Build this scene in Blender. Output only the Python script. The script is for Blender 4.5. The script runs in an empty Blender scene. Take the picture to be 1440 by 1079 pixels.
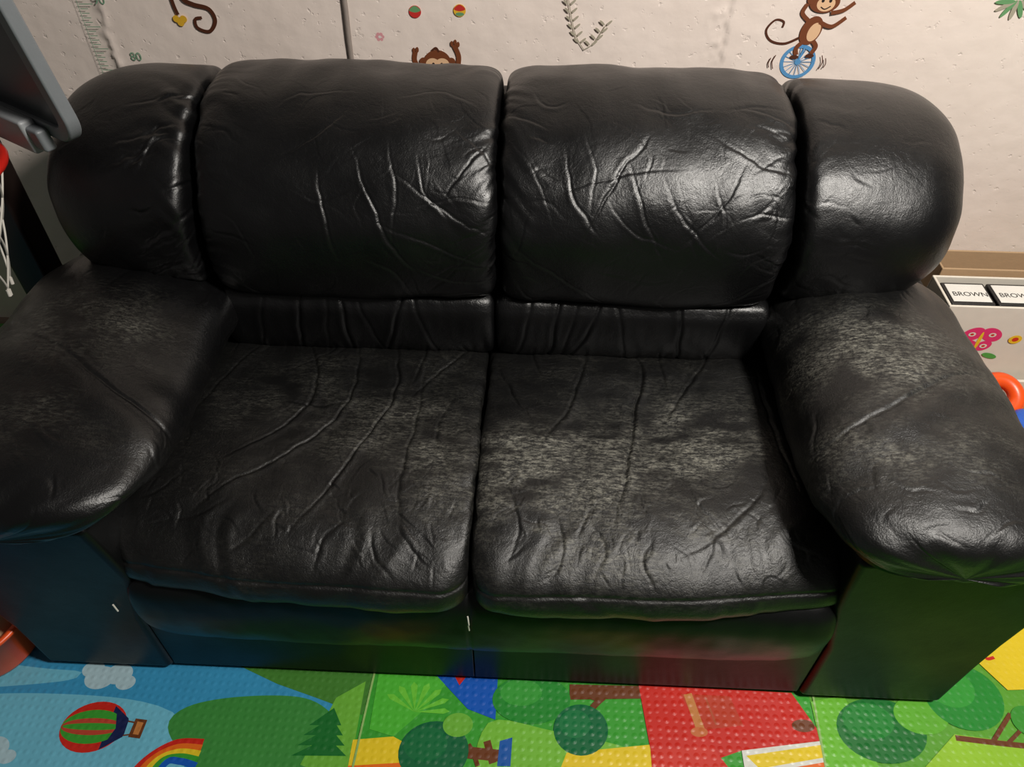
import bpy, math, random
import numpy as np
from mathutils import Matrix, Vector
scene=bpy.context.scene
scene.view_settings.view_transform='Standard'
rng=np.random.RandomState(7); random.seed(7)

# ------------------------------------------------------------------ helpers
def srgb(r,g,b):
    f=lambda c:(c/255/12.92 if c/255<=.04045 else ((c/255+.055)/1.055)**2.4)
    return (f(r),f(g),f(b),1)
_perm={}
def perlin(x,y,seed=0):
    x=np.asarray(x,float);y=np.asarray(y,float)
    if seed not in _perm:
        r=np.random.RandomState(seed+100); _perm[seed]=(r.permutation(256),r.rand(256)*2*np.pi)
    p,ang=_perm[seed]
    xi=np.floor(x).astype(int);yi=np.floor(y).astype(int);xf=x-xi;yf=y-yi
    def g(ix,iy,dx,dy):
        a=ang[p[(p[ix&255]+iy)&255]];return np.cos(a)*dx+np.sin(a)*dy
    u=xf**3*(xf*(xf*6-15)+10);v=yf**3*(yf*(yf*6-15)+10)
    n00=g(xi,yi,xf,yf);n10=g(xi+1,yi,xf-1,yf);n01=g(xi,yi+1,xf,yf-1);n11=g(xi+1,yi+1,xf-1,yf-1)
    return 1.5*((n00*(1-u)+n10*u)*(1-v)+(n01*(1-u)+n11*u)*v)
def smooth(x,a,b):
    t=np.clip((x-a)/(b-a),0,1);return t*t*(3-2*t)
def catmull(pts,n,closed=False):
    P=np.array(pts,float);m=len(P);out=[]
    segs=m if closed else m-1;k=max(4,int((4000 if n>60 else 600)/segs))
    for i in range(segs):
        if closed: p0,p1,p2,p3=P[(i-1)%m],P[i],P[(i+1)%m],P[(i+2)%m]
        else: p0,p1,p2,p3=P[max(i-1,0)],P[i],P[i+1],P[min(i+2,m-1)]
        t=np.linspace(0,1,k,endpoint=False)[:,None]
        out.append(.5*((2*p1)+(-p0+p2)*t+(2*p0-5*p1+4*p2-p3)*t**2+(-p0+3*p1-3*p2+p3)*t**3))
    C=np.vstack(out);C=np.vstack([C,C[:1]] if closed else [C,P[-1:]])
    L=np.r_[0,np.cumsum(np.linalg.norm(np.diff(C,axis=0),axis=1))]
    q=np.linspace(0,L[-1],n,endpoint=not closed)
    return np.stack([np.interp(q,L,C[:,i]) for i in range(P.shape[1])],1),q
def mesh_grid(name,P,closed,mat,attrs=None,parent=None):
    M,N=P.shape[:2]
    me=bpy.data.meshes.new(name);V=P.reshape(-1,3)
    i=np.arange(M-1)[:,None];j=np.arange(N if closed else N-1)[None,:];j2=(j+1)%N
    F=np.stack([i*N+j,i*N+j2,(i+1)*N+j2,(i+1)*N+j],-1).reshape(-1,4)
    me.vertices.add(len(V));me.vertices.foreach_set('co',V.astype(np.float32).ravel())
    me.loops.add(F.size);me.loops.foreach_set('vertex_index',F.ravel().astype(np.int32))
    me.polygons.add(len(F));me.polygons.foreach_set('loop_start',(np.arange(len(F))*4).astype(np.int32))
    me.update(calc_edges=True)
    me.polygons.foreach_set('use_smooth',np.ones(len(F),bool))
    for k,a in (attrs or {}).items():
        at=me.attributes.new(k,'FLOAT','POINT');at.data.foreach_set('value',a.ravel().astype(np.float32))
    me.materials.append(mat);me.validate();me.update()
    ob=bpy.data.objects.new(name,me);scene.collection.objects.link(ob)
    if parent:ob.parent=parent
    return ob
def empty(name,loc=(0,0,0)):
    e=bpy.data.objects.new(name,None);e.empty_display_size=.1;scene.collection.objects.link(e);return e
def pymesh(name,verts,faces,mat,parent=None,smoothf=False,bevel=0,seg=3):
    me=bpy.data.meshes.new(name);me.from_pydata([tuple(map(float,v)) for v in verts],[],faces);me.update()
    me.materials.append(mat);ob=bpy.data.objects.new(name,me);scene.collection.objects.link(ob)
    if parent:ob.parent=parent
    if smoothf:
        for p in me.polygons:p.use_smooth=True
    if bevel:
        b=ob.modifiers.new('b','BEVEL');b.width=bevel;b.segments=seg;b.limit_method='ANGLE'
        for p in me.polygons:p.use_smooth=True
        w=ob.modifiers.new('w','WEIGHTED_NORMAL')
    return ob
def box(name,x0,x1,y0,y1,z0,z1,mat,parent=None,bevel=.004,rot=None):
    v=[(x,y,z) for x in(x0,x1) for y in(y0,y1) for z in(z0,z1)]
    if rot:
        c=Vector(((x0+x1)/2,(y0+y1)/2,(z0+z1)/2));R=Matrix.Rotation(rot,3,'Z')
        v=[tuple(R@(Vector(p)-c)+c) for p in v]
    f=[(0,1,3,2),(4,6,7,5),(0,4,5,1),(2,3,7,6),(0,2,6,4),(1,5,7,3)]
    return pymesh(name,v,f,mat,parent,bevel=bevel)
def tube(name,pts,r,mat,parent=None,cyclic=False,res=6):
    cu=bpy.data.curves.new(name,'CURVE');cu.dimensions='3D';cu.bevel_depth=r;cu.bevel_resolution=res;cu.use_fill_caps=True
    s=cu.splines.new('POLY');s.points.add(len(pts)-1)
    for i,p in enumerate(pts):s.points[i].co=(*p,1)
    s.use_cyclic_u=cyclic;cu.materials.append(mat)
    ob=bpy.data.objects.new(name,cu);scene.collection.objects.link(ob)
    bpy.context.view_layer.update()
    dg=bpy.context.evaluated_depsgraph_get();me=bpy.data.meshes.new_from_object(ob.evaluated_get(dg))
    bpy.data.objects.remove(ob);ob=bpy.data.objects.new(name,me);scene.collection.objects.link(ob)
    for p in me.polygons:p.use_smooth=True
    if parent:ob.parent=parent
    return ob
def lathe(name,prof,c,mat,parent=None,seg=48):
    v=[];f=[]
    for r,z in prof:
        for i in range(seg):
            a=2*math.pi*i/seg;v.append((c[0]+r*math.cos(a),c[1]+r*math.sin(a),c[2]+z))
    for k in range(len(prof)-1):
        for i in range(seg):
            f.append((k*seg+i,k*seg+(i+1)%seg,(k+1)*seg+(i+1)%seg,(k+1)*seg+i))
    return pymesh(name,v,f,mat,parent,smoothf=True)

# ------------------------------------------------------------------ materials
def newmat(name):
    m=bpy.data.materials.new(name);m.use_nodes=True;nt=m.node_tree
    return m,nt,nt.nodes['Principled BSDF']
def node(nt,t,ins=None,**kw):
    n=nt.nodes.new(t)
    for k,v in kw.items():setattr(n,k,v)
    for k,v in (ins or {}).items():
        if isinstance(v,bpy.types.NodeSocket):nt.links.new(v,n.inputs[k])
        else:n.inputs[k].default_value=v
    return n
def math_(nt,op,a,b=None,c=None,clamp=False):
    n=nt.nodes.new('ShaderNodeMath');n.operation=op;n.use_clamp=clamp
    for i,v in enumerate((a,b,c)):
        if v is None:continue
        if isinstance(v,bpy.types.NodeSocket):nt.links.new(v,n.inputs[i])
        else:n.inputs[i].default_value=v
    return n.outputs[0]
def mixc(nt,f,a,b):
    n=nt.nodes.new('ShaderNodeMix');n.data_type='RGBA'
    for k,v in ((0,f),(6,a),(7,b)):
        if isinstance(v,bpy.types.NodeSocket):nt.links.new(v,n.inputs[k])
        else:n.inputs[k].default_value=v
    return n.outputs[2]
def simple(name,col,rough=.5,bump=0,bscale=200,metal=0,trans=0,var=.06):
    m,nt,b=newmat(name);tc=node(nt,'ShaderNodeTexCoord')
    nz=node(nt,'ShaderNodeTexNoise',{'Vector':tc.outputs['Object'],'Scale':bscale*.2,'Detail':4})
    d=tuple(c*(1-var*2) for c in col[:3])+(1,)
    nt.links.new(mixc(nt,nz.outputs['Fac'],col,d),b.inputs['Base Color'])
    b.inputs['Roughness'].default_value=rough;b.inputs['Metallic'].default_value=metal
    b.inputs['Transmission Weight'].default_value=trans
    if bump:
        n2=node(nt,'ShaderNodeTexNoise',{'Vector':tc.outputs['Object'],'Scale':bscale,'Detail':5})
        bp=node(nt,'ShaderNodeBump',{'Height':n2.outputs['Fac'],'Strength':1,'Distance':bump})
        nt.links.new(bp.outputs[0],b.inputs['Normal'])
    return m
def leather(name,rough=.335,grain=.75,wearcol=(.25,.243,.205,1),base=(.0025,.0025,.0028,1),smoothl=False,spec=.52):
    m,nt,b=newmat(name);tc=node(nt,'ShaderNodeTexCoord');co=tc.outputs['Object']
    wear=node(nt,'ShaderNodeAttribute',attribute_name='wear').outputs['Fac']
    big=node(nt,'ShaderNodeTexNoise',{'Vector':co,'Scale':9,'Detail':5,'Roughness':.65}).outputs['Fac']
    st=node(nt,'ShaderNodeVectorMath',{0:co,1:(.45,1.4,1)},operation='MULTIPLY').outputs[0]
    fine=node(nt,'ShaderNodeTexNoise',{'Vector':st,'Scale':150,'Detail':9,'Roughness':.85}).outputs['Fac']
    warp=node(nt,'ShaderNodeTexNoise',{'Vector':co,'Scale':30,'Detail':2})
    wv=node(nt,'ShaderNodeVectorMath',{0:warp.outputs['Color'],1:(.02,.02,.02)},operation='MULTIPLY')
    wc=node(nt,'ShaderNodeVectorMath',{0:co,1:wv.outputs[0]},operation='ADD').outputs[0]
    w1=math_(nt,'MULTIPLY',wear,math_(nt,'MULTIPLY_ADD',big,3.0,-.65,clamp=True))
    w2=math_(nt,'MULTIPLY_ADD',fine,6.0,-2.75,clamp=True)
    wm=math_(nt,'MULTIPLY',w1,w2,clamp=True)
    cz=node(nt,'ShaderNodeTexVoronoi',{'Vector':wc,'Scale':62},feature='DISTANCE_TO_EDGE').outputs['Distance']
    cz=math_(nt,'MULTIPLY',cz,8,clamp=True)
    wm=math_(nt,'MULTIPLY',wm,math_(nt,'MULTIPLY_ADD',cz,.4,.6))
    nt.links.new(mixc(nt,wm,base,wearcol),b.inputs['Base Color'])
    sm=node(nt,'ShaderNodeTexNoise',{'Vector':co,'Scale':14,'Detail':4,'Roughness':.6}).outputs['Fac']
    r=math_(nt,'ADD',math_(nt,'MULTIPLY_ADD',sm,.22,rough-.11),math_(nt,'MULTIPLY',w1,.2))
    nt.links.new(r,b.inputs['Roughness'])
    b.inputs['IOR'].default_value=1.5;b.inputs['Specular IOR Level'].default_value=spec
    g=node(nt,'ShaderNodeTexVoronoi',{'Vector':co,'Scale':420}).outputs['Distance']
    h1=node(nt,'ShaderNodeBump',{'Height':g,'Strength':.28*grain,'Distance':.0007})
    n2=node(nt,'ShaderNodeTexNoise',{'Vector':wc,'Scale':55,'Detail':8,'Roughness':.72}).outputs['Fac']
    h2=node(nt,'ShaderNodeBump',{'Height':n2,'Strength':.6*grain,'Distance':.0022,'Normal':h1.outputs[0]})
    last=h2.outputs[0]
    if not smoothl:
        msk=math_(nt,'MULTIPLY_ADD',big,3,-1.2,clamp=True)
        czs=math_(nt,'ADD',math_(nt,'MULTIPLY',wear,.25),math_(nt,'MULTIPLY',msk,.14))
        h=node(nt,'ShaderNodeBump',{'Height':cz,'Strength':czs,'Distance':.0013,'Normal':last});last=h.outputs[0]
    nt.links.new(last,b.inputs['Normal'])
    return m
M_LEATH=leather('black_leather')
M_SEAT=leather('worn_seat_leather',rough=.37,grain=1.05,base=(.0045,.0045,.0045,1))
M_BASE=leather('base_leather',rough=.40,grain=.3,base=(.003,.0032,.0034,1),smoothl=True,spec=.26)
M_DARK=simple('black_cloth',(.006,.006,.006,1),.9)
M_THREAD=simple('thread',srgb(215,210,200),.8)

# wall material
def wallmat():
    m,nt,b=newmat('painted_plaster');tc=node(nt,'ShaderNodeTexCoord');co=tc.outputs['Object']
    n1=node(nt,'ShaderNodeTexNoise',{'Vector':co,'Scale':5,'Detail':8,'Roughness':.65}).outputs['Fac']
    c=mixc(nt,n1,srgb(245,231,222),srgb(226,210,199))
    n3=node(nt,'ShaderNodeTexNoise',{'Vector':co,'Scale':45,'Detail':6,'Roughness':.7}).outputs['Fac']
    spots=math_(nt,'MULTIPLY',math_(nt,'SUBTRACT',n3,.68,clamp=True),6,clamp=True)
    c=mixc(nt,spots,c,srgb(186,172,158))
    nt.links.new(c,b.inputs['Base Color']);b.inputs['Roughness'].default_value=.6
    h=node(nt,'ShaderNodeTexNoise',{'Vector':co,'Scale':18,'Detail':6,'Roughness':.5}).outputs['Fac']
    pn=node(nt,'ShaderNodeTexNoise',{'Vector':co,'Scale':60,'Detail':3}).outputs['Fac']
    pits=math_(nt,'MULTIPLY',math_(nt,'SUBTRACT',.36,pn,clamp=True),9,clamp=True)
    pits=math_(nt,'SUBTRACT',1,pits)
    b1=node(nt,'ShaderNodeBump',{'Height':h,'Strength':.5,'Distance':.004})
    b2=node(nt,'ShaderNodeBump',{'Height':pits,'Strength':.6,'Distance':.002,'Normal':b1.outputs[0]})
    nt.links.new(b2.outputs[0],b.inputs['Normal']);return m
M_WALL=wallmat()

# ------------------------------------------------------------------ camera
CAM=Vector((.094,-.70,1.50));TH=math.radians(45);PS=.038;RL=.008;FPX=1088
fwd=Vector((-math.sin(PS)*math.cos(TH),math.cos(PS)*math.cos(TH),-math.sin(TH)))
r0=Vector((math.cos(PS),math.sin(PS),0));u0=r0.cross(fwd)
right=r0*math.cos(RL)+u0*math.sin(RL);up=u0*math.cos(RL)-r0*math.sin(RL)
cd=bpy.data.cameras.new('camera');cam=bpy.data.objects.new('camera',cd);scene.collection.objects.link(cam)
R=Matrix((right,up,-fwd)).transposed().to_4x4();R.translation=CAM;cam.matrix_world=R
cd.sensor_width=36;cd.lens=FPX/1440*36;cd.clip_start=.02;scene.camera=cam

# ------------------------------------------------------------------ wall + floor
WY=1.0
xs=np.linspace(-2.6,2.6,1000);zs=np.linspace(0,2.4,460)
X,Z=np.meshgrid(xs,zs,indexing='ij')
edge=-.865+.010*perlin(Z*14,Z*0+3,1)+.006*perlin(Z*60,Z*0+3,2)
D=.005*smooth(X,edge-.004,edge+.004)+.003*np.exp(-((X-edge)/.012)**2)*(1+perlin(X*60,Z*60,5))
e2=.475+.01*perlin(Z*10,Z*0+9,3)+.006*perlin(Z*50,Z*0+9,4)
D+=.004*smooth(X,e2-.003,e2+.003)*(1-smooth(X,e2,e2+.25))
D+=.003*np.exp(-((X-e2+.02)/.018)**2)*np.clip(perlin(X*70,Z*50,8),0,1)
D+=.004*smooth(X,-.333,-.329)*(1-smooth(X,-.329,-.1))
D+=.0015*perlin(X*6,Z*6,6)+.0005*perlin(X*30,Z*30,7)
mesh_grid('wall_back',np.stack([X,WY+.004-D,Z],-1),False,M_WALL)
pts=[(-.329+.0015*math.sin(i*1.3),WY-.004,i*.06) for i in range(41)]
tube('trim_1',pts,.006,simple('old_pipe_paint',srgb(150,138,130),.6,.0008,80))
M_FLOOR=simple('floor_boards',srgb(120,100,80),.6,.0005,40)
box('floor',-2.6,2.6,-2.6,1.02,-.06,-.012,M_FLOOR,bevel=0)

# ------------------------------------------------------------------ loft cushions
def creasefield(a,b,creases,seed=0,warp=.012):
    wa=a+warp*perlin(a*18,b*18,seed+31)+warp*.25*perlin(a*55,b*55,seed+33)
    wb=b+warp*perlin(a*18,b*18,seed+32)+warp*.25*perlin(a*55,b*55,seed+34)
    out=np.zeros_like(a)
    for c in creases:
        pts,amp,w=c
        C,q=catmull(pts,12)
        ext=max(5*w,.045)
        lo=C.min(0)-ext;hi=C.max(0)+ext
        m=(wa>lo[0])&(wa<hi[0])&(wb>lo[1])&(wb<hi[1])
        if not m.any():continue
        A=wa[m];B=wb[m];bb=np.full(A.shape,9.);tt=np.zeros(A.shape);sd=np.zeros(A.shape)
        for i in range(len(C)-1):
            p=C[i];d=C[i+1]-p;L2=(d**2).sum()+1e-12
            ra=A-p[0];rb=B-p[1]
            t=np.clip((ra*d[0]+rb*d[1])/L2,0,1)
            dist=np.hypot(ra-t*d[0],rb-t*d[1])
            k=dist<bb;bb=np.where(k,dist,bb);tt=np.where(k,(i+t)/(len(C)-1),tt);sd=np.where(k,np.sign(ra*d[1]-rb*d[0]),sd)
        tap=np.clip(np.sin(np.pi*np.clip(tt,0.0,1)),0,1)
        x=bb*sd
        # thin pinched groove with a low soft fold leaning over one side
        g=-.9*np.exp(-(bb/w)**2)+.42*np.exp(-((x-2.6*w)/(2.4*w))**2)-.25*np.exp(-((x+3*w)/(3*w))**2)
        out[m]+=amp*tap*g
    return out
def rand_creases(n,a0,a1,b0,b1,ang,spread,L,amp,w,seed,edge=None):
    r=np.random.RandomState(seed);out=[]
    for i in range(n):
        a=r.uniform(a0,a1);b=r.uniform(b0,b1);t=ang+r.normal()*spread;l=L*r.uniform(.4,1.3);k=r.normal()*.22
        p=[(a-math.cos(t-k)*l/2,b-math.sin(t-k)*l/2),(a,b),(a+math.cos(t+k)*l/2,b+math.sin(t+k)*l/2)]
        if r.rand()<.5:p=p[::-1]
        out.append((p,amp*r.uniform(.4,1.2),w*r.uniform(.8,1.2)))
    return out
def loft(name,axis,ctrl,center,c,W0,W1,n0,n1,sp,disp,wear,mat,parent,warp=None,R=.2):
    """closed profile swept along an axis ('x': profile is (y,z);'y': profile is (x,z)) with superelliptic ends"""
    dense,_=catmull(ctrl,4000,True);per=np.linalg.norm(np.diff(dense,axis=0),axis=1).sum()
    N=int(per/sp);prof,q=catmull(ctrl,N,True)
    ph=np.linspace(0,np.pi/2,20000)
    def half(W,n):
        s=np.sin(ph)**(2/n);k=np.cos(ph)**(2/n)
        L=np.r_[0,np.cumsum(np.hypot(np.diff(s*W),np.diff(k*R)))]
        m=int(L[-1]/sp);qq=np.linspace(0,L[-1],m)
        return np.interp(qq,L,s),np.interp(qq,L,k)
    s0,k0=half(W0,n0);s1,k1=half(W1,n1)
    s=np.r_[-s0[::-1],s1[1:]];k=np.r_[k0[::-1],k1[1:]]
    pos=c+np.where(s<0,s*W0,s*W1)
    Cc=np.array(center)
    S,Q=np.meshgrid(pos,q,indexing='ij');SS=np.meshgrid(s,q,indexing='ij')[0]
    K=k[:,None]
    p2=Cc+(prof[None]-Cc)*np.maximum(K,1e-4)[...,None]
    if axis=='x':P=np.stack([S,p2[...,0],p2[...,1]],-1)
    else:P=np.stack([p2[...,0],S,p2[...,1]],-1)
    if warp is not None:P=warp(P,SS,Q)
    def nrm(P):
        dU=np.gradient(P,axis=0);dV=(np.roll(P,-1,1)-np.roll(P,1,1))
        n=np.cross(dU,dV);n/=np.linalg.norm(n,axis=-1,keepdims=True)+1e-12;return n
    n=nrm(P);cen=P.reshape(-1,3).mean(0)
    if ((P-cen)*n).sum(-1).mean()<0:n=-n
    dend=np.minimum(np.abs(pos-(c-W0)),np.abs((c+W1)-pos))[:,None]+0*Q
    if disp is not None:
        d=disp(P,S,Q,SS,dend)*np.clip(K*2.5,0,1)
        P=P+n*d[...,None]
    wr=wear(P,S,Q) if wear else np.zeros_like(Q)
    return mesh_grid(name,P,True,mat,{'wear':wr},parent)

sofa=empty('loveseat')
# ---- back cushions (b measured upward along the front face)
BACK=[(.525,.552),(.470,.560),(.445,.605),(.449,.72),(.508,.815),(.600,.875),(.70,.895),(.80,.872),(.85,.80),(.86,.68),(.83,.58),(.70,.545),(.60,.545)]
def bpt(x,v,x0):
    return ((x-x0)*.00135,(415-v)*.00148+.02)
def mk(list_,x0,amp=.0015,w=.0020):
    return [([bpt(px,py,x0) for px,py in pl],amp*s,w*(.7+.4*s)) for pl,s in list_]
CR_R=[([(912,155),(865,210),(822,295)],1.3),([(798,172),(815,230),(855,280)],1.2),([(878,180),(900,240),(940,312)],1.2),
 ([(775,235),(870,205),(965,192)],.8),([(945,292),(1000,240),(1035,175)],1),([(980,150),(1040,182),(1105,200)],1),
 ([(925,198),(960,260),(1015,302)],1),([(728,288),(800,330),(885,392)],.9),([(840,312),(900,333),(965,330)],.8),
 ([(1035,322),(1080,290),(1115,280)],.9),([(1020,250),(1060,245),(1110,255)],.9),([(715,150),(760,200),(790,270)],.5),
 ([(735,340),(760,370),(800,400)],.7),([(820,150),(840,200),(830,260)],.7),([(850,230),(900,270),(960,290)],.7),([(1000,380),(1050,360),(1105,310)],.8),
 ([(860,140),(905,175),(900,230)],.6),([(990,200),(1010,260),(990,310)],.9),([(1050,200),(1075,240),(1060,300)],.7),([(720,320),(740,300),(760,240)],.6),
 ([(880,110),(930,125),(1000,120)],.8),([(1020,110),(1060,120),(1105,140)],.9)]
CR_L=[([(468,200),(480,260),(492,318)],1.2),([(512,180),(540,240),(568,300),(605,340)],1.3),([(556,200),(605,232),(700,290)],1),
 ([(588,322),(640,342),(702,352)],1),([(415,195),(460,170),(505,128)],.8),([(628,242),(660,200),(698,158)],1),([(328,330),(368,380),(402,408)],.9),
 ([(538,262),(640,302),(702,325)],.9),([(560,170),(572,240),(560,300)],.9),([(600,180),(610,230),(640,260)],.7),([(520,310),(560,330),(590,380)],.7),
 ([(640,150),(670,170),(700,200)],.8),([(330,250),(360,280),(380,330)],.6),([(430,230),(470,240),(540,220)],.7),([(310,370),(350,390),(420,400)],.7),
 ([(600,380),(650,370),(700,380)],.8),([(560,110),(620,100),(680,120)],.7),([(400,130),(440,110),(520,105)],.6),([(590,250),(650,235),(700,240)],.8)]
def back_disp(cr,seed,c,W):
    cr=cr+rand_creases(44,-.05,.24,.10,.45,1.0,.8,.08,.0005,.0014,seed)+rand_creases(34,-.26,.26,.05,.5,2.2,.7,.08,.00045,.0014,seed+1)
    cr+=rand_creases(16,.17,.28,.05,.50,.1,.4,.10,.0012,.0024,seed+2)+rand_creases(12,-.28,-.18,.05,.50,-.2,.4,.09,.0010,.0024,seed+3)
    def f(P,S,Q,SS,de):
        a=S-c;b=Q
        d=creasefield(a,b,cr,seed,.006)
        front=smooth(b,.0,.05)*(1-smooth(b,.6,.75))
        d+=.006*perlin(a*5+seed,b*5,seed)*front+.0026*perlin(a*12,b*12+seed,seed+14)*front
        d+=.009*(1-np.abs(SS)**2.2)*front-.003
        e=np.exp(-de/.045)
        d+=.0032*perlin(b*34+3*perlin(a*8,b*6,seed+7),de*7,seed+6)*e*front
        e=np.exp(-np.abs(b-.03)/.04)
        d+=.0018*perlin(a*32,b*8,seed+8)*e
        d+=.002*perlin(a*22,b*7,seed+12)*smooth(b,.42,.52)*(1-smooth(b,.65,.8))
        return d
    return f
SP=.0019
loft('back_cushion_left','x',BACK,(.65,.72),-.256,.272,.277,13,15,SP,back_disp(mk(CR_L,497),11,-.256,.277),None,M_LEATH,sofa)
loft('back_cushion_right','x',BACK,(.65,.72),.286,.266,.263,15,13,SP,back_disp(mk(CR_R,911,.0013),23,.286,.263),None,M_LEATH,sofa)
# ---- lumbar bands
LUM=[(.53,.385),(.480,.405),(.457,.445),(.450,.50),(.457,.540),(.485,.562),(.58,.565),(.62,.48),(.60,.39)]
def lum_disp(seed,folds):
    def f(P,S,Q,SS,de):
        a=S;d=np.zeros_like(a)
        for x,s,t in folds:
            xx=x+t*(P[...,2]-.48)+.004*perlin(P[...,2]*20,a*0+x*50,seed)
            dd=np.abs(a-xx);d+=.0026*s*(-np.exp(-(dd/.003)**2)+.4*np.exp(-((dd-.008)/.007)**2))
        d+=.003*perlin(a*12,P[...,2]*5,seed+1)+.0006*perlin(a*50,P[...,2]*12,seed+2)
        return d
    return f
loft('lumbar_band_left','x',LUM,(.54,.48),-.258,.274,.272,14,14,.0025,lum_disp(41,[(-.375,1.1,.1),(-.28,1.1,-.05),(-.19,1.2,.3),(-.45,.5,.2),(-.12,.5,-.3),(-.32,.4,.1),(-.23,.5,-.3)]),None,M_LEATH,sofa)
loft('lumbar_band_right','x',LUM,(.54,.48),.281,.265,.267,14,14,.0025,lum_disp(42,[(.13,1.1,.1),(.19,.9,.4),(.38,1.2,-.1),(.45,.7,.2),(.27,.6,-.2),(.07,.5,.2),(.16,.4,.2)]),None,M_LEATH,sofa)
# ---- wings
WING=[(.51,.560),(.462,.592),(.440,.665),(.455,.755),(.52,.828),(.61,.873),(.70,.888),(.79,.865),(.85,.80),(.865,.68),(.83,.575),(.70,.53),(.58,.53)]
def wing_disp(x0,sign,seed,strength):
    cr=rand_creases(int(24*strength),-.01,.10,.03,.46,-.45,.25,.11,.0022*strength,.0032,seed+20)+rand_creases(14,.02,.22,.03,.5,.3,.8,.08,.0004,.002,seed+21)
    def f(P,S,Q,SS,de):
        d0=np.abs(S-x0);b=Q
        front=smooth(b,-.05,.03)*(1-smooth(b,.62,.8))
        d=.004*perlin(d0*6,b*5,seed)*front+.0014*perlin(d0*12,b*12,seed+13)*front
        d+=creasefield(d0,b,cr,seed,.010)
        e=np.exp(-d0/.06)
        d+=.004*strength*perlin(b*27+1.5*perlin(d0*10,b*5,seed+1)-d0*10,d0*6,seed+2)*e*front
        e=np.exp(-np.abs(b-.02)/.06)
        d+=.004*perlin(d0*24,b*8,seed+6)*e
        return d
    return f
loft('wing_left','x',WING,(.65,.715),-.615,.218,.082,2.9,10,.0024,wing_disp(-.533,-1,51,1.2),None,M_LEATH,sofa)
loft('wing_right','x',WING,(.65,.715),.635,.083,.237,10,3.0,.0024,wing_disp(.552,1,57,.55),None,M_LEATH,sofa)
# ---- seat cushions
SEAT=[(.57,.385),(.52,.405),(.42,.425),(.27,.438),(.12,.437),(.02,.424),(-.045,.395),(-.072,.355),(-.058,.325),(0,.312),(.2,.305),(.5,.31),(.57,.33)]
FL=[([(-.205,.50),(-.17,.35),(-.195,.20),(-.24,.10),(-.30,-.03)],1.3),([(-.275,.48),(-.25,.31),(-.30,.18),(-.40,.09),(-.47,0)],1.2),
 ([(-.39,.50),(-.33,.34),(-.35,.22),(-.46,.12)],1.1),([(-.12,.40),(-.12,.22),(-.13,.10),(-.11,-.03)],.6),([(-.02,.47),(-.10,.36),(-.14,.28)],1),
 ([(-.30,.50),(-.33,.42),(-.42,.34)],.8),([(-.15,.50),(-.13,.42),(-.14,.33)],.8),([(-.46,.48),(-.50,.36),(-.54,.22)],.8),
 ([(-.40,.05),(-.45,.0),(-.50,-.02)],.5),([(-.33,.02),(-.36,-.03),(-.40,-.07)],.5),([(-.2,.02),(-.24,-.03),(-.25,-.09)],.5),([(-.05,.3),(-.08,.2),(-.04,.1)],.5),
 ([(-.12,.0),(-.09,-.04),(-.05,-.07)],.5),([(-.17,.0),(-.15,-.05),(-.12,-.09)],.5),([(-.22,.30),(-.3,.26),(-.40,.28)],.5),([(-.5,.10),(-.53,.04),(-.56,.02)],.5)]
FR=[([(.27,.50),(.31,.40),(.285,.26),(.26,.11),(.23,.0)],1.3),([(.47,.49),(.39,.34),(.33,.24)],1.1),([(.21,.49),(.165,.28),(.10,.17)],1),
 ([(.53,.48),(.54,.26),(.55,.06)],.9),([(.02,.42),(.05,.32),(.10,.22)],1),([(.52,.14),(.42,.02),(.33,-.04)],.7),([(.13,.05),(.15,-.02),(.13,-.09)],.5),
 ([(.30,.0),(.28,-.04),(.30,-.09)],.5),([(.40,.02),(.38,-.03),(.36,-.08)],.5),([(.48,.03),(.50,-.02),(.54,-.05)],.5),([(.20,.02),(.22,-.03),(.20,-.09)],.5),
 ([(.05,.1),(.08,.0),(.06,-.07)],.5),([(.37,.5),(.35,.42),(.36,.33)],.8),([(.1,.49),(.09,.43),(.12,.36)],.8),([(.35,.15),(.38,.05),(.43,-.03)],.5),([(.18,.12),(.2,.05),(.17,-.02)],.4)]
def seat_disp(F,seed,c):
    cr=[([(x,.52-y) for x,y in pl],.0042*s*(1 if len(pl)>3 else .75),.0029) for pl,s in F]
    cr+=rand_creases(80,c-.28,c+.28,.42,.60,1.2 if c<0 else 1.9,.6,.05,.0011,.0018,seed+1)
    cr+=rand_creases(26,c-.27,c+.27,.0,.10,1.5,.35,.10,.0016,.0026,seed+2)
    cr+=rand_creases(80,c-.28,c+.28,.05,.5,1.3,.8,.07,.0006,.0015,seed+3)
    def f(P,S,Q,SS,de):
        b=Q-.03
        a=S
        d=creasefield(a,b,cr,seed,.006)
        top=smooth(b,.0,.03)*(1-smooth(b,.68,.72))
        d+=.006*perlin(a*5+seed,b*4,seed)*top+.0024*perlin(a*13,b*10,seed+20)*top
        d-=.010*np.exp(-((a-c)/.18)**2-((b-.30)/.16)**2)
        e=smooth(b,.42,.55)*top
        d+=.0028*perlin(a*22+2*perlin(a*7,b*7,seed+8),b*7,seed+6)*e
        d+=.0028*perlin(a*20,b*5,seed+7)*np.exp(-b/.07)
        e=np.exp(-de/.04);d+=.0025*perlin(b*26,de*7,seed+11)*e*top
        d+=.004*(1-np.abs(SS)**3)*top
        dd=np.abs(b-.622-.01*np.abs(SS)**3);d-=.0022*np.exp(-(dd/.0035)**2)
        return d
    return f
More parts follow.
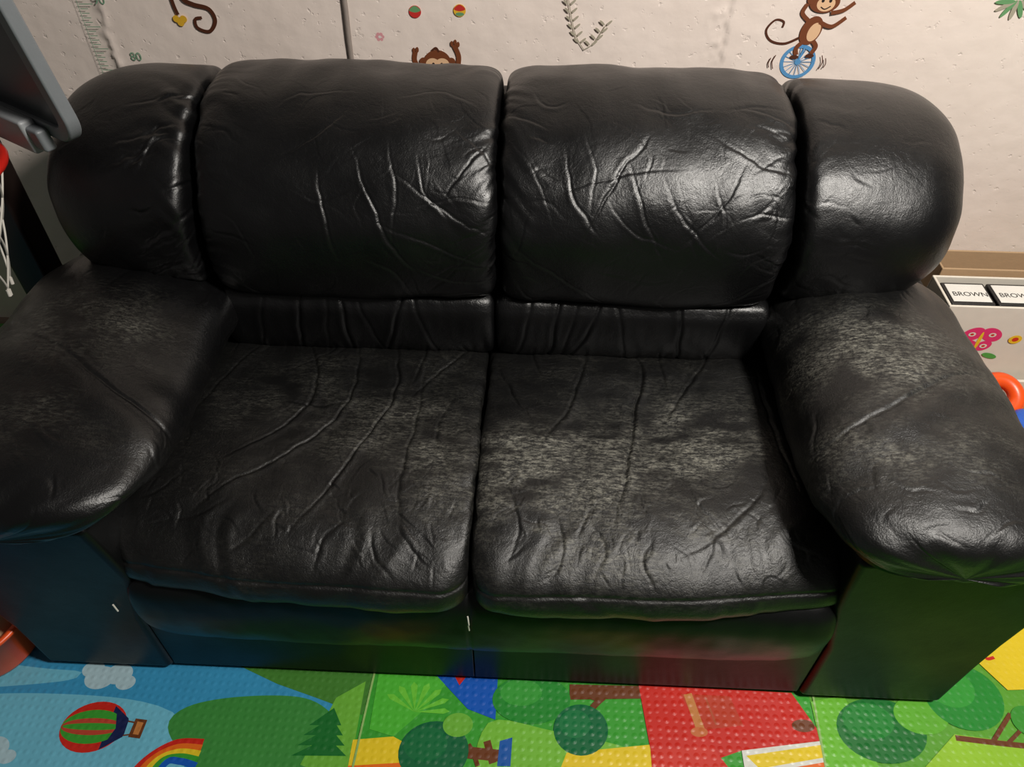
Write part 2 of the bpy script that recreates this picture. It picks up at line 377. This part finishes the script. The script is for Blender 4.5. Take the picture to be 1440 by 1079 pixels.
def seat_warp(c):
    def f(P,SS,Q):
        P=P.copy();y=P[...,1];ext=np.abs(P[...,0])
        k=smooth(-y,-.15,.05)*smooth(ext,.30,.60)
        P[...,1]+=.030*k
        P[...,1]+=.010*smooth(.05-ext,0,.05)*smooth(-y,-.05,.05)
        P[...,0]*=1+(.08 if c>0 else .045)*smooth(-y,-.2,.05)*smooth(ext,.25,.58)
        return P
    return f
def seat_wear(seed,spots):
    def f(P,S,Q):
        x=P[...,0];y=P[...,1];w=np.zeros_like(x)
        for cx,cy,rx,ry,s in spots:w+=s*np.exp(-((x-cx)/rx)**2-((y-cy)/ry)**2)
        w*=.6+.9*perlin(x*7,y*13,seed)+.7*perlin(x*18,y*45,seed+1)
        return np.clip(w,0,1)*(P[...,2]>.36)
    return f
loft('seat_cushion_left','x',SEAT,(.26,.37),-.292,.303,.292,11,18,SP,seat_disp(FL,71,-.29),
     seat_wear(71,[(-.12,.24,.12,.10,.45),(-.38,.32,.10,.08,.25),(-.05,.12,.06,.08,.45),(-.2,.2,.3,.3,.12)]),M_SEAT,sofa,warp=seat_warp(-1))
loft('seat_cushion_right','x',SEAT,(.26,.37),.296,.292,.303,18,11,SP,seat_disp(FR,83,.30),
     seat_wear(83,[(.13,.13,.12,.055,2.2),(.26,.20,.22,.05,1.3),(.40,.24,.14,.07,.7),(.22,.03,.2,.05,.8),(.3,.2,.3,.3,.20)]),M_SEAT,sofa,warp=seat_warp(1))
# ---- arm pads
def armctrl(sg,inn):
    c=[(.560,.450),(inn,.50),(inn+.018,.560),(.61,.600),(.70,.616),(.81,.602),(.895,.555),(.935,.49),(.925,.43),(.87,.405),(.74,.41),(.63,.42)]
    return [(sg*x,z) for x,z in c]
def arm_warp(P,SS,Q):
    y=P[...,1];P=P.copy();f=smooth(-y,-.25,.08)
    P[...,2]=P[...,2]*(1-f)+(.492+(P[...,2]-.41)*.54)*f
    return P
def arm_disp(sg,seed,cr0):
    seam=[([(.09,.05),(.115,.14),(.17,.25),(.24,.36),(.28,.46)],.0026,.0026)]
    cr=rand_creases(18,-.11,.06,.02,.5,1.3,.5,.09,.0014,.0026,seed+1)+rand_creases(24,.0,.5,.0,.12,.9,.5,.09,.0015,.0026,seed+2)+rand_creases(34,-.05,.5,.08,.5,.8,.9,.06,.0005,.0016,seed+3)
    cr+=rand_creases(14,.38,.55,.02,.4,-.2,.4,.10,.0018,.003,seed+4)
    def f(P,S,Q,SS,de):
        a=S;b=Q
        d=creasefield(a,b,seam,seed,.003)+creasefield(a,b,cr,seed+40,.010)
        dd=a-np.interp(b,[.05,.14,.25,.36,.46],[.09,.115,.17,.24,.28])
        top=1-smooth(b,.52,.6)
        d+=.005*np.exp(-((dd+.035)/.035)**2)*top+.003*np.exp(-((dd-.035)/.03)**2)*top
        d+=.0006*np.exp(-((dd+.008)/.002)**2)*top*(np.sin(b*1400)>0)
        d+=.005*perlin(a*6,b*5,seed)+.002*perlin(a*14,b*14,seed+12)
        d+=.0022*perlin(b*26+perlin(a*9,b*9,seed+3)*2,a*5,seed+2)*np.exp(-np.abs(dd)/.05)*top
        wa=a+.03*perlin(a*9,b*9,seed+4)
        fr=smooth(-a,-.02,.08)
        d+=.0045*perlin(b*17+wa*6,a*9,seed+7)*fr
        e=np.exp(-b/.07);d+=.003*perlin(a*20,b*6,seed+9)*e
        e=smooth(a,.36,.46);d+=.0035*perlin(b*22,a*6,seed+10)*e
        return d
    return f
def arm_wear(sg,seed,k):
    def f(P,S,Q):
        x=np.abs(P[...,0]);y=P[...,1]
        w=k*(np.exp(-((x-.69)/.13)**2-((y-.30)/.08)**2)*1.5+np.exp(-((x-.68)/.14)**2-((y-.08)/.05)**2)*.7)
        w*=.7+.9*perlin(x*9,y*13,seed)+.6*perlin(x*22,y*30,seed+1)
        return np.clip(w,0,1)*(P[...,2]>.5)
    return f
loft('arm_pad_left','y',armctrl(-1,.498),(-.71,.445),.27,.355,.33,5,5,.0024,arm_disp(-1,91,None),arm_wear(-1,91,.28),M_LEATH,sofa,warp=arm_warp)
loft('arm_pad_right','y',armctrl(1,.538),(.73,.445),.27,.35,.33,5,5,.0024,arm_disp(1,97,None),arm_wear(1,97,1.1),M_SEAT,sofa,warp=arm_warp)
# ---- upholstered front rail
RAIL=[(-.02,.345),(-.050,.33),(-.066,.29),(-.068,.235),(-.060,.185),(-.043,.160),(0,.155),(.06,.17),(.08,.25),(.06,.34)]
def rail_disp(seed):
    def f(P,S,Q,SS,de):
        d=.003*perlin(S*5,P[...,2]*8,seed)+.0008*perlin(S*30,P[...,2]*25,seed+1)
        d-=.002*np.exp(-(S/.0025)**2)
        return d
    return f
loft('front_rail','x',RAIL,(.0,.25),0,.592,.62,10,10,.004,rail_disp(101),None,M_BASE,sofa)
def panel(name,outline,y0,y1,mat,bev):
    n=len(outline);v=[(x,y0,z) for x,z in outline]+[(x,y1,z) for x,z in outline]
    f=[tuple(range(n)),tuple(range(2*n-1,n-1,-1))]+[(i,i+n,(i+1)%n+n,(i+1)%n) for i in range(n)]
    return pymesh(name,v,f,mat,sofa,bevel=bev,seg=4)
panel('plinth_left',[(-.60,.012),(-.001,.012),(-.001,.20),(-.60,.20)],-.034,.1,M_BASE,.002)
panel('plinth_right',[(.001,.012),(.63,.012),(.63,.20),(.001,.20)],-.034,.1,M_BASE,.002)
for sg,nm,sh,ou in((-1,'left',-.028,-.042),(1,'right',.004,.008)):
    o=[(.628+sh,.008),(.895+ou,.008),(.898+ou,.06),(.904+ou,.15),(.915+ou*.8,.24),(.930+ou*.5,.32),(.938+ou*.3,.40),(.93,.48),(.60,.48),(.60+sh,.34),(.628+sh,.2)]
    o=[(sg*x,z) for x,z in o]
    if sg>0:o=o[::-1]
    panel('arm_body_'+nm,o,-.042,.86,M_BASE,.012)
box('back_frame',-.80,.82,.68,.90,.02,.80,M_BASE,sofa,.03)
box('seat_deck',-.60,.60,.05,.7,.1,.33,M_DARK,sofa,.01)
for sx in(-.81,-.67,.67,.85):
    for y in(0.0,.8):
        box('foot',sx-.025,sx+.025,y,y+.05,0,.02,M_DARK,sofa,.002)
tube('loose_thread',[(.0,-.073,.325),(.002,-.080,.31),(.0,-.074,.295),(.001,-.073,.278)],.0013,M_THREAD,sofa)
tube('care_tag',[(-.628,-.046,.262),(-.626,-.047,.242)],.0015,M_THREAD,sofa)

# ------------------------------------------------------------------ flat artwork helper
class Art:
    def __init__(s,fn):s.fn=fn;s.v=[];s.f=[];s.m=[];s.mats=[];s.layer=0
    def mi(s,m):
        if m not in s.mats:s.mats.append(m)
        return s.mats.index(m)
    def poly(s,pts,m,sm=False):
        if sm:pts=[tuple(p) for p in catmull(pts,max(24,len(pts)*8),True)[0]]
        s.layer+=1;b=len(s.v)
        s.v+=[s.fn(x,y,s.layer) for x,y in pts];s.f.append(tuple(range(b,b+len(pts))));s.m.append(s.mi(m))
    def ell(s,cx,cy,rx,ry,m,rot=0,n=32):
        c,d=math.cos(rot),math.sin(rot)
        s.poly([(cx+rx*math.cos(t)*c-ry*math.sin(t)*d,cy+rx*math.cos(t)*d+ry*math.sin(t)*c) for t in[2*math.pi*i/n for i in range(n)]],m)
    def stroke(s,pts,w,m,w2=None,n=24):
        w2=w if w2 is None else w2
        C,_=catmull(pts,n);T=np.gradient(C,axis=0);T/=np.linalg.norm(T,axis=1,keepdims=True)+1e-9
        Nn=np.stack([-T[:,1],T[:,0]],1);W=np.linspace(w,w2,n)[:,None]/2
        A=C+Nn*W;B=C-Nn*W;s.layer+=1
        b=len(s.v)
        for i in range(n):s.v+=[s.fn(*A[i],s.layer),s.fn(*B[i],s.layer)]
        for i in range(n-1):s.f.append((b+2*i,b+2*i+1,b+2*i+3,b+2*i+2));s.m.append(s.mi(m))
    def build(s,name,parent=None):
        me=bpy.data.meshes.new(name);me.from_pydata(s.v,[],s.f)
        for m in s.mats:me.materials.append(m)
        me.polygons.foreach_set('material_index',s.m);me.update()
        ob=bpy.data.objects.new(name,me);scene.collection.objects.link(ob)
        if parent:ob.parent=parent
        return ob
# ------------------------------------------------------------------ play mat
_mc={}
def matcol(r,g,b):
    k=(r,g,b)
    if k in _mc:return _mc[k]
    m,nt,bs=newmat('mat_print_%d_%d_%d'%k);ge=node(nt,'ShaderNodeNewGeometry');co=ge.outputs['Position']
    c=srgb(r,g,b);c=tuple(x*.92 for x in c[:3])+(1,);nz=node(nt,'ShaderNodeTexNoise',{'Vector':co,'Scale':12,'Detail':4}).outputs['Fac']
    nt.links.new(mixc(nt,nz,c,tuple(x*.8 for x in c[:3])+(1,)),bs.inputs['Base Color'])
    bs.inputs['Roughness'].default_value=.38
    sc=node(nt,'ShaderNodeVectorMath',{0:co,1:(1,1,0)},operation='MULTIPLY').outputs[0]
    vo=node(nt,'ShaderNodeTexVoronoi',{'Vector':sc,'Scale':62,'Randomness':.2}).outputs['Distance']
    h=math_(nt,'SUBTRACT',1,math_(nt,'MULTIPLY',vo,2.6),clamp=True)
    bp=node(nt,'ShaderNodeBump',{'Height':h,'Strength':.5,'Distance':.002});nt.links.new(bp.outputs[0],bs.inputs['Normal'])
    _mc[k]=m;return m
playmat=empty('play_mat')
def matfn(U,V,l):return (.072+(U-720)*.00136,-.193+(1079-V)*.001324+.00005*(U-720),-.0043+.00003*l)
box('foam_sheet',-1.9,1.9,-1.4,.98,-.0118,-.0045,matcol(70,160,60),playmat,0)
A=Art(matfn)
SKY=matcol(58,150,196);SKY2=matcol(112,190,215);G1=matcol(60,160,50);G2=matcol(28,110,45);G3=matcol(110,180,60);G4=matcol(70,130,50)
CL=matcol(175,205,215);RED=matcol(205,40,28);YEL=matcol(235,205,40);BLU=matcol(20,90,190);BRN=matcol(110,60,30);NAV=matcol(25,35,80);ORG=matcol(235,110,30);TAN=matcol(200,130,70);TEAL=matcol(20,140,130);WHT=matcol(225,225,215)
A.poly([(-700,820),(505,820),(505,1500),(-700,1500)],SKY)
A.poly([(505,820),(1150,820),(1150,1500),(505,1500)],G1)
A.poly([(1150,820),(2100,820),(2100,1500),(1150,1500)],matcol(95,165,50))
A.poly([(-100,1000),(120,985),(260,1020),(250,1120),(-100,1120)],SKY2,True)
A.poly([(-100,935),(40,945),(90,950),(60,965),(-100,975)],SKY2,True)
for x,y,r in((120,958,22),(145,952,20),(160,965,14),(105,945,16),(15,1062,22),(-8,1072,22),(40,1072,12),(360,1140,30)):A.ell(x,y,r,r*.8,CL)
A.poly([(300,930),(520,930),(512,1010),(440,985),(380,965)],G4,False)
A.poly([(244,1030),(262,1000),(330,985),(420,985),(470,1010),(500,1050),(500,1110),(360,1130),(290,1079)],matcol(62,140,62),True)
A.poly([(470,985),(508,960),(508,1120),(470,1090),(440,1079)],G3)
for k in range(4):A.poly([(470,1000+k*14),(425+(3-k)*5,1025+k*14),(500-(3-k)*5,1025+k*14)],G2)
for i,c in enumerate((RED,ORG,YEL,G1,BLU)):A.stroke([(205+i*9,1130),(225+i*8,1080),(260+i*4,1052+i*6),(300,1050+i*8)],9,c)
A.ell(140,1030,45,36,RED);A.poly([(160,1000),(185,1018),(186,1044),(160,1062)],NAV)
A.ell(138,1030,43,24,G1);A.ell(138,1030,43,12,matcol(190,70,50));A.ell(140,1030,43,5,G1)
A.poly([(163,1003),(186,1020),(187,1042),(163,1060),(172,1032)],NAV)
A.stroke([(186,1022),(198,1024)],2,BRN);A.stroke([(186,1042),(198,1040)],2,BRN);A.poly([(195,1018),(212,1020),(211,1046),(194,1044)],BRN);A.poly([(199,1022),(208,1024),(207,1041),(199,1040)],TAN)
A.poly([(525,940),(640,940),(600,1000),(560,1040),(525,1030)],matcol(80,185,55))
A.poly([(600,940),(700,940),(700,1015),(660,1000),(620,960)],BLU)
A.poly([(635,948),(655,950),(645,965)],RED)
A.poly([(505,1045),(560,1040),(600,1060),(620,1100),(505,1110)],YEL)
A.poly([(505,1080),(580,1075),(600,1110),(505,1120)],ORG)
for k in range(7):
    a=-2.6+k*.45;A.poly([(585,1005),(585+42*math.cos(a-.12),1000+34*math.sin(a-.12)),(585+50*math.cos(a),1000+40*math.sin(a)),(585+42*math.cos(a+.12),1000+34*math.sin(a+.12))],matcol(110,200,60))
A.poly([(690,1020),(780,1030),(900,1060),(920,1110),(700,1110)],matcol(120,190,60),True)
A.poly([(800,1060),(915,1048),(915,1110),(780,1110)],YEL)
A.stroke([(655,1060),(720,1066)],16,BRN);A.stroke([(690,1045),(700,1075)],10,BRN);A.stroke([(680,1079),(672,1060),(665,1050)],6,BRN)
A.ell(618,1060,48,42,matcol(20,100,60));A.ell(648,1023,21,17,G3);A.ell(606,1050,30,24,matcol(24,110,62))
A.poly([(805,962),(1000,965),(1010,980),(805,985)],BRN);A.stroke([(860,975),(835,1000),(825,1030)],9,BRN);A.stroke([(845,985),(815,975)],5,BRN)
A.ell(750,985,56,36,matcol(40,140,50));A.ell(735,975,30,20,matcol(60,160,60))
A.ell(820,1028,38,36,matcol(14,105,60));A.ell(812,1020,22,20,matcol(26,120,66))
A.poly([(708,1045),(725,1040),(724,1079),(706,1079)],matcol(30,90,170))
A.poly([(905,960),(1125,972),(1158,1040),(1040,1055),(990,1072),(915,1055)],RED)
A.poly([(915,1055),(1000,1050),(1040,1110),(915,1110)],matcol(210,50,35))
A.poly([(965,975),(1035,978),(1048,1020),(985,1028)],matcol(190,60,35));A.stroke([(975,975),(988,1030)],12,TAN);A.stroke([(1000,980),(1010,1020)],3,matcol(180,80,50));A.ell(985,1030,12,7,matcol(200,110,60))
A.poly([(1040,1055),(1160,1040),(1160,1110),(1040,1110)],WHT);A.poly([(1045,1062),(1160,1045),(1160,1062),(1060,1079)],YEL);A.poly([(1060,1085),(1160,1068),(1160,1080),(1080,1100)],ORG)
A.ell(1132,1020,16,9,BRN)
A.poly([(1150,985),(1200,975),(1230,1110),(1150,1110)],matcol(110,190,50))
A.poly([(1280,1079),(1340,1030),(1500,1050),(1500,1120),(1280,1110)],matcol(150,200,50))
A.ell(1240,1025,62,46,matcol(24,115,45));A.ell(1225,1012,36,26,matcol(36,135,52));A.ell(1302,1003,38,28,matcol(100,180,50))
A.stroke([(1340,1035),(1400,1042),(1480,1050)],8,BRN);A.stroke([(1390,1040),(1430,1000)],6,BRN);A.stroke([(1410,1042),(1440,1020)],5,BRN)
A.ell(1372,975,56,50,matcol(34,140,48));A.ell(1358,962,34,30,matcol(52,158,55));A.ell(1450,1010,22,22,matcol(60,150,50))
A.poly([(1330,860),(1410,860),(1416,885),(1400,905),(1345,910)],TEAL,True)
A.stroke([(1355,893),(1395,882)],6,RED)
A.poly([(1410,850),(1560,850),(1560,960),(1440,965),(1405,910)],YEL)
A.stroke([(1440,898),(1428,902),(1428,916),(1440,914)],5,RED)
for x0 in(512,1150):A.stroke([(x0+8,930),(x0,1079),(x0-4,1200)],3,matcol(150,190,110),n=8)
A.build('printed_artwork',playmat)

# ------------------------------------------------------------------ wall stickers
def sk(name,r,g,b):return simple('sticker_'+name,srgb(r,g,b),.5,var=.03)
S_BR=sk('brown',120,66,38);S_TAN=sk('tan',232,190,150);S_DB=sk('dark_brown',84,45,28);S_BLUE=sk('blue',90,150,200);S_RED=sk('red',200,50,45)
S_GRN=sk('green',105,155,105);S_YEL=sk('yellow',230,180,50);S_GRY=sk('sage',172,164,145);S_PNK=sk('pink',225,160,165);S_WH=sk('white',230,225,220);S_BK=sk('black',40,30,28);S_TEAL=sk('ruler',130,172,142)
def wallfn(U,V,l):
    x=.026+(U-720)*.001524;return (x,WY-.0042-.00008*l,.927-V*.00149+.0152*x)
def sticker(name,fn):
    a=Art(wallfn);fn(a);return a.build(name)
def f(a):
    a.stroke([(262,-20),(262,0),(275,8),(295,14),(300,30),(288,45),(272,40),(272,28),(282,26)],7,S_DB,4,n=48)
    a.stroke([(246,0),(247,12),(249,22)],5,S_DB);
    for k in range(3):a.ell(250+5*math.cos(k*1.6),28+5*math.sin(k*1.6),5,5,S_YEL)
sticker('monkey_tail_sticker',f)
def ball(name,x,y,c1,c2,c3):
    def f(a):
        a.ell(x,y,8.5,8.5,c1);a.poly([(x-8,y-2),(x,y-8),(x+8,y-2),(x,y+1)],c2,True);a.ell(x,y+5,6,2.6,c3)
    sticker(name,f)
ball('ball_sticker',584,16,S_RED,S_GRN,S_RED);ball('ball_sticker',646,14,S_YEL,S_RED,S_GRN)
def f(a):
    for k in range(6):a.ell(531+4*math.cos(k*1.047),51+4*math.sin(k*1.047),2.6,2.6,S_PNK)
    a.ell(531,51,2,2,S_WH)
sticker('flower_sticker',f)
def f(a):
    a.stroke([(583,95),(578,84),(580,72)],7,S_BR);a.stroke([(640,95),(642,78),(636,62)],7,S_BR)
    for x,y in((578,70),(583,69),(633,60),(638,58),(642,61)):a.ell(x,y,2.2,4,S_BR)
    a.ell(591,86,6,6,S_BR);a.ell(631,86,6,6,S_BR);a.ell(611,88,20,19,S_BR);a.ell(604,90,10,9,S_TAN);a.ell(618,90,10,9,S_TAN);a.ell(611,97,14,9,S_TAN)
    a.stroke([(604,70),(610,66),(614,72)],3,S_DB);a.ell(605,90,2,2.6,S_BK);a.ell(617,90,2,2.6,S_BK)
sticker('monkey_sticker',f)
def sprig(name,x,y,s,m=None):
    m=m or S_GRY
    def f(a):
        for st in([(x,y+32*s),(x-14*s,y+8*s),(x-26*s,y-40*s)],[(x,y+32*s),(x+14*s,y+22*s),(x+28*s,y-2*s)]):
            a.stroke(st,1.3*s,m)
            C,_=catmull(st,8 if st[-1][0]<x else 5)
            for p in C[1:]:
                for q in(-1,1):a.ell(p[0]+q*5*s,p[1]-4*s,4.8*s,1.6*s,m,rot=-q*.75)
    sticker(name,f)
sprig('sprig_sticker',820,35,1.0);sprig('sprig_sticker',60,295,.7)
def f(a):
    for k in range(7):
        t=.1+k*.5;a.ell(1390+16*math.cos(t),-2+11*math.sin(t),13,3.2,S_GRY if k%2 else S_GRN,rot=t)
sticker('leaf_sticker',f)
def f(a):
    cx,cy=1123,82
    a.stroke([(cx+22*math.cos(t),cy+22*math.sin(t)) for t in np.linspace(0,2*math.pi,25)],5,S_BLUE,n=60)
    for k in range(8):
        t=k*math.pi/8;a.stroke([(cx-20*math.cos(t),cy-20*math.sin(t)),(cx+20*math.cos(t),cy+20*math.sin(t))],.9,S_BLUE,n=4)
    a.ell(cx,cy,4,4,S_BLUE);a.stroke([(cx,cy),(1128,60)],2.5,S_BLUE,n=4)
    a.stroke([(1116,48),(1098,56),(1078,52),(1069,38),(1078,24),(1090,26),(1090,34)],3.6,S_DB,2.5,n=50)
    a.ell(1130,38,14,20,S_BR,rot=.25);a.ell(1134,40,8,13,S_TAN,rot=.25)
    a.stroke([(1124,52),(1116,62),(1118,72)],6,S_BR);a.stroke([(1136,52),(1142,60),(1138,70)],6,S_BR);a.ell(1116,75,6,3,S_DB);a.ell(1137,73,6,3,S_DB)
    a.stroke([(1138,26),(1156,32),(1172,20)],5.5,S_BR);a.stroke([(1122,24),(1112,14),(1116,2)],5.5,S_BR)
    a.stroke([(1150,14),(1166,10),(1178,0)],5.5,S_BR)
    a.ell(1138,0,20,14,S_BR);a.ell(1140,2,12,10,S_TAN);a.stroke([(1134,6),(1140,9),(1147,5)],1.6,S_BK)
    a.ell(1135,-2,2,2.4,S_BK);a.ell(1145,-2,2,2.4,S_BK);a.ell(1120,-4,6,7,S_BR)
    for x in(1090,1154):
        a.stroke([(x,72),(x+(-3 if x<1120 else 3),82),(x,92)],1.3,S_DB);a.stroke([(x+(-6 if x<1120 else 6),76),(x+(-8 if x<1120 else 8),84),(x+(-6 if x<1120 else 6),90)],1.3,S_DB)
sticker('unicycle_monkey_sticker',f)
def f(a):
    for k in range(34):
        L=20 if k%5==0 else 11
        a.stroke([(112,-55+k*6.3),(112+L,-55+k*6.3)],1.1,S_TEAL,n=2)
    a.stroke([(111,-60),(111,160)],.8,S_TEAL,n=3)
rul=sticker('height_ruler_sticker',f)
for t,U,V in(('90',134,8),('80',160,88)):
    cu=bpy.data.curves.new('number','FONT');cu.body=t;cu.size=.026;cu.materials.append(S_TEAL)
    o=bpy.data.objects.new('number_'+t,cu);scene.collection.objects.link(o);o.parent=rul
    o.location=wallfn(U,V,8);o.rotation_euler=(math.pi/2,0,0)

# ------------------------------------------------------------------ toy basketball hoop
hoop=empty('toy_basketball_hoop')
M_GR=simple('grey_plastic',srgb(118,122,126),.4,.0002,300);M_LG=simple('light_grey_plastic',srgb(160,163,166),.4)
M_PAN=simple('smoked_panel',srgb(66,70,74),.3,.0002,300);M_POLE=simple('dark_pole',srgb(30,20,17),.45);M_RIM=simple('red_rim',srgb(200,35,25),.35);M_NET=simple('white_net',srgb(215,210,200),.8)
o=Vector((-.645,.425,.880));dl=Vector((-.86,.51,0));nb=Vector((-.51,-.86,0))
def B(s,z,n=0):return tuple(o+dl*s+nb*(n+.12*z)+Vector((0,0,z)))
Wd,Hd=.62,.46
def rrect(w,h,r,inset=0,n=8):
    P=[]
    for cx,cz,a0 in((w-r,r,-90),(w-r,h-r,0),(r,h-r,90),(r,r,180)):
        for i in range(n+1):
            a=math.radians(a0+90*i/n);P.append((cx+(r-inset)*math.cos(a),cz+(r-inset)*math.sin(a)))
    return P
rr=rrect(Wd,Hd,.05);ri=rrect(Wd,Hd,.05,.026)
v=[];F=[];n=len(rr)
for (L,dep) in((rr,.008),(rr,-.016),(ri,-.016),(ri,.008)):
    v+=[B(x,z,dep) for x,z in L]
for k in range(4):
    for i in range(n):
        j=(i+1)%n;F.append((k*n+i,k*n+j,((k+1)%4)*n+j,((k+1)%4)*n+i))
pymesh('backboard_frame',v,F,M_GR,hoop,bevel=.004)
v=[B(x,z,.0) for x,z in ri]+[B(x,z,-.006) for x,z in ri]
F=[tuple(range(n)),tuple(range(2*n-1,n-1,-1))]+[(i,i+n,(i+1)%n+n,(i+1)%n) for i in range(n)]
pymesh('backboard_panel',v,F,M_PAN,hoop)
def bbox(name,s0,s1,z0,z1,n0,n1,m,bev=.006):
    v=[B(s,z,nn) for s in(s0,s1) for nn in(n0,n1) for z in(z0,z1)]
    f=[(0,1,3,2),(4,6,7,5),(0,4,5,1),(2,3,7,6),(0,2,6,4),(1,5,7,3)]
    pymesh(name,v,f,m,hoop,bevel=bev)
bbox('bracket',.10,.36,-.03,.03,.008,.035,M_LG)
bbox('bracket_clip',.07,.12,-.02,.02,.008,.03,M_GR)
rc=Vector((-.908,.40,.845));rad=.112
tube('rim',[tuple(rc+Vector((rad*math.cos(t),rad*math.sin(t),0))) for t in np.linspace(0,2*math.pi,40,endpoint=False)],.008,M_RIM,hoop,True)
tube('rim_arm',[tuple(rc+Vector((.03,.10,0))),B(.24,0,.03)],.01,M_RIM,hoop)
nv=[];
for k in range(8):
    for sg in(-1,1):
        pts=[]
        for j in range(19):
            q=j/18;a=2*math.pi*k/8+sg*q*1.6;r=rad*(1-.55*q**.7)
            pts.append(tuple(rc+Vector((r*math.cos(a)-.03*q,r*math.sin(a),-.01-.235*q))))
        nv.append(tube('net_cord',pts,.0019,M_NET,hoop,res=2))
        e=pts[-1];nv.append(tube('net_cord',[e,(e[0],e[1]-.002,e[2]-.012)],.0035,M_NET,hoop,res=2))
bpy.ops.object.select_all(action='DESELECT')
for ob in nv:ob.select_set(True)
bpy.context.view_layer.objects.active=nv[0];bpy.ops.object.join();nv[0].name='net'
box('pole',-1.035,-.965,.60,.67,0,1.2,M_POLE,hoop,.008)
box('pole_arm',-1.03,-.90,.59,.64,.98,1.03,M_POLE,hoop,.006)
box('pole_base',-1.35,-.955,.35,.90,0,.05,M_POLE,hoop,.02)

# ------------------------------------------------------------------ toys on the right
M_CARD=simple('cardboard',srgb(176,146,112),.8,.0006,60);M_WB=simple('white_bin_plastic',srgb(222,214,200),.5);M_LID=simple('black_lid',srgb(25,24,24),.4)
M_LAB=simple('label_paper',srgb(225,222,215),.7);M_PK=simple('pink_print',srgb(225,50,110),.5);M_OR=simple('orange_plastic',srgb(235,85,25),.35);M_BL=simple('blue_plastic',srgb(30,90,190),.35);M_GN=simple('green_print',srgb(80,160,70),.5);M_RD=simple('red_plastic',srgb(205,45,30),.35);M_YL=simple('yellow_plastic',srgb(235,190,40),.4)
def openbox(nm,x0,x1,y0,y1,z0,z1,th,mat):
    e=empty(nm)
    box('front',x0,x1,y0,y0+th,z0,z1,mat,e,.002);box('rear',x0,x1,y1-th,y1,z0,z1,mat,e,.002)
    box('side_left',x0,x0+th,y0+th,y1-th,z0,z1,mat,e,.002);box('side_right',x1-th,x1,y0+th,y1-th,z0,z1,mat,e,.002)
    box('bottom',x0+th,x1-th,y0+th,y1-th,z0,z0+th,mat,e,.001);return e
FZ=0
cb=openbox('cardboard_box',1.0,1.45,.745,.82,FZ,.465,.005,M_CARD)
wb=openbox('butterfly_storage_box',.975,1.42,.62,.73,FZ,.458,.006,M_WB)
def bf(U,V,l):return (1.075+U*.001,.6197-.0001*l,.362+V*.001)
a=Art(bf);a.ell(-20,20,25,18,M_PK,.5);a.ell(20,20,25,18,M_PK,-.5);a.ell(-15,-12,18,14,M_PK,-.5);a.ell(15,-12,18,14,M_PK,.5);a.ell(0,2,4,26,M_YL)
for x,y in((-22,20),(22,20),(-15,-12),(15,-12)):a.ell(x,y,8,6,M_WB);a.ell(x,y,4,3,M_RD)
a.ell(-30,-44,14,7,M_GN,.4);a.ell(40,-40,18,7,M_GN,-.3);a.ell(75,10,14,12,M_YL);a.ell(75,10,7,6,M_RD);a.build('butterfly_print',wb)
for i,x in enumerate((.985,1.085,1.19)):
    box('carton_%d'%i,x,x+.094,.632,.708,.01,.455,M_LID,wb,.003)
    box('carton_label_%d'%i,x+.006,x+.088,.640,.700,.455,.457,M_LAB,wb,.001)
    cu=bpy.data.curves.new('t','FONT');cu.body='BROWN';cu.size=.020;cu.materials.append(M_LID);ob=bpy.data.objects.new('label_text_%d'%i,cu);scene.collection.objects.link(ob);ob.parent=wb;ob.location=(x+.011,.658,.4575)
tb=openbox('toy_bin',.965,1.42,.15,.60,FZ,.27,.008,M_WB)
def toyring(nm,c,R,r,mat,tilt,ax='X'):
    m=Matrix.Rotation(tilt,3,ax)
    return tube(nm,[tuple(Vector(c)+m@Vector((R*math.cos(t),R*math.sin(t),0))) for t in np.linspace(0,2*math.pi,32,endpoint=False)],r,mat,tb,True)
def tball(nm,x,y,z,r,m):lathe(nm,[(r*math.sin(t)+1e-5,-r*math.cos(t)) for t in np.linspace(0,math.pi,20)],(x,y,z),m,tb)
k=0
for ix in range(4):
    for iy in range(4):
        for iz in range(3):
            k+=1;tball('toy_ball_%d'%k,1.03+ix*.105+random.uniform(-.01,.01),.205+iy*.105,.06+iz*.085,.045,[M_RD,M_BL,M_YL,M_OR,M_WB][(k*7)%5])
toyring('toy_ring_1',(1.095,.50,.315),.035,.017,M_OR,.5)
toyring('toy_ring_2',(1.05,.41,.30),.035,.016,M_OR,.3,'Y')
toyring('toy_ring_3',(1.13,.41,.31),.035,.015,M_BL,.3,'Y')
# bucket on the left
tbk=empty('toy_bucket')
lathe('bucket_body',[(0,0),(.085,0),(.090,.01),(.105,.11),(.112,.112),(.112,.120),(.101,.120),(.086,.012),(0,.012)],(-.985,.0,FZ),M_OR,tbk)
for k,(dx,dy,r,m) in enumerate(((-.03,.02,.05,M_RD),(.04,-.01,.042,M_CARD),(.0,.045,.04,M_YL))):
    lathe('ball_%d'%k,[(r*math.sin(t)+1e-5,r-r*math.cos(t)) for t in np.linspace(0,math.pi,16)],(-.985+dx,.0+dy,.03),m,tbk)

# ------------------------------------------------------------------ light
def area(name,loc,size,power,col,target):
    l=bpy.data.lights.new(name,'AREA');l.shape='DISK';l.size=size;l.energy=power;l.color=col
    ob=bpy.data.objects.new(name,l);scene.collection.objects.link(ob);ob.location=loc
    ob.rotation_euler=(Vector(target)-Vector(loc)).to_track_quat('-Z','Y').to_euler()
area('ceiling_lamp',(1.16,-.50,2.35),.34,66,(1,.95,.88),(.3,.3,.4))
w=bpy.data.worlds.new('world');scene.world=w;w.use_nodes=True
w.node_tree.nodes['Background'].inputs[0].default_value=(1,.95,.9,1);w.node_tree.nodes['Background'].inputs[1].default_value=.07
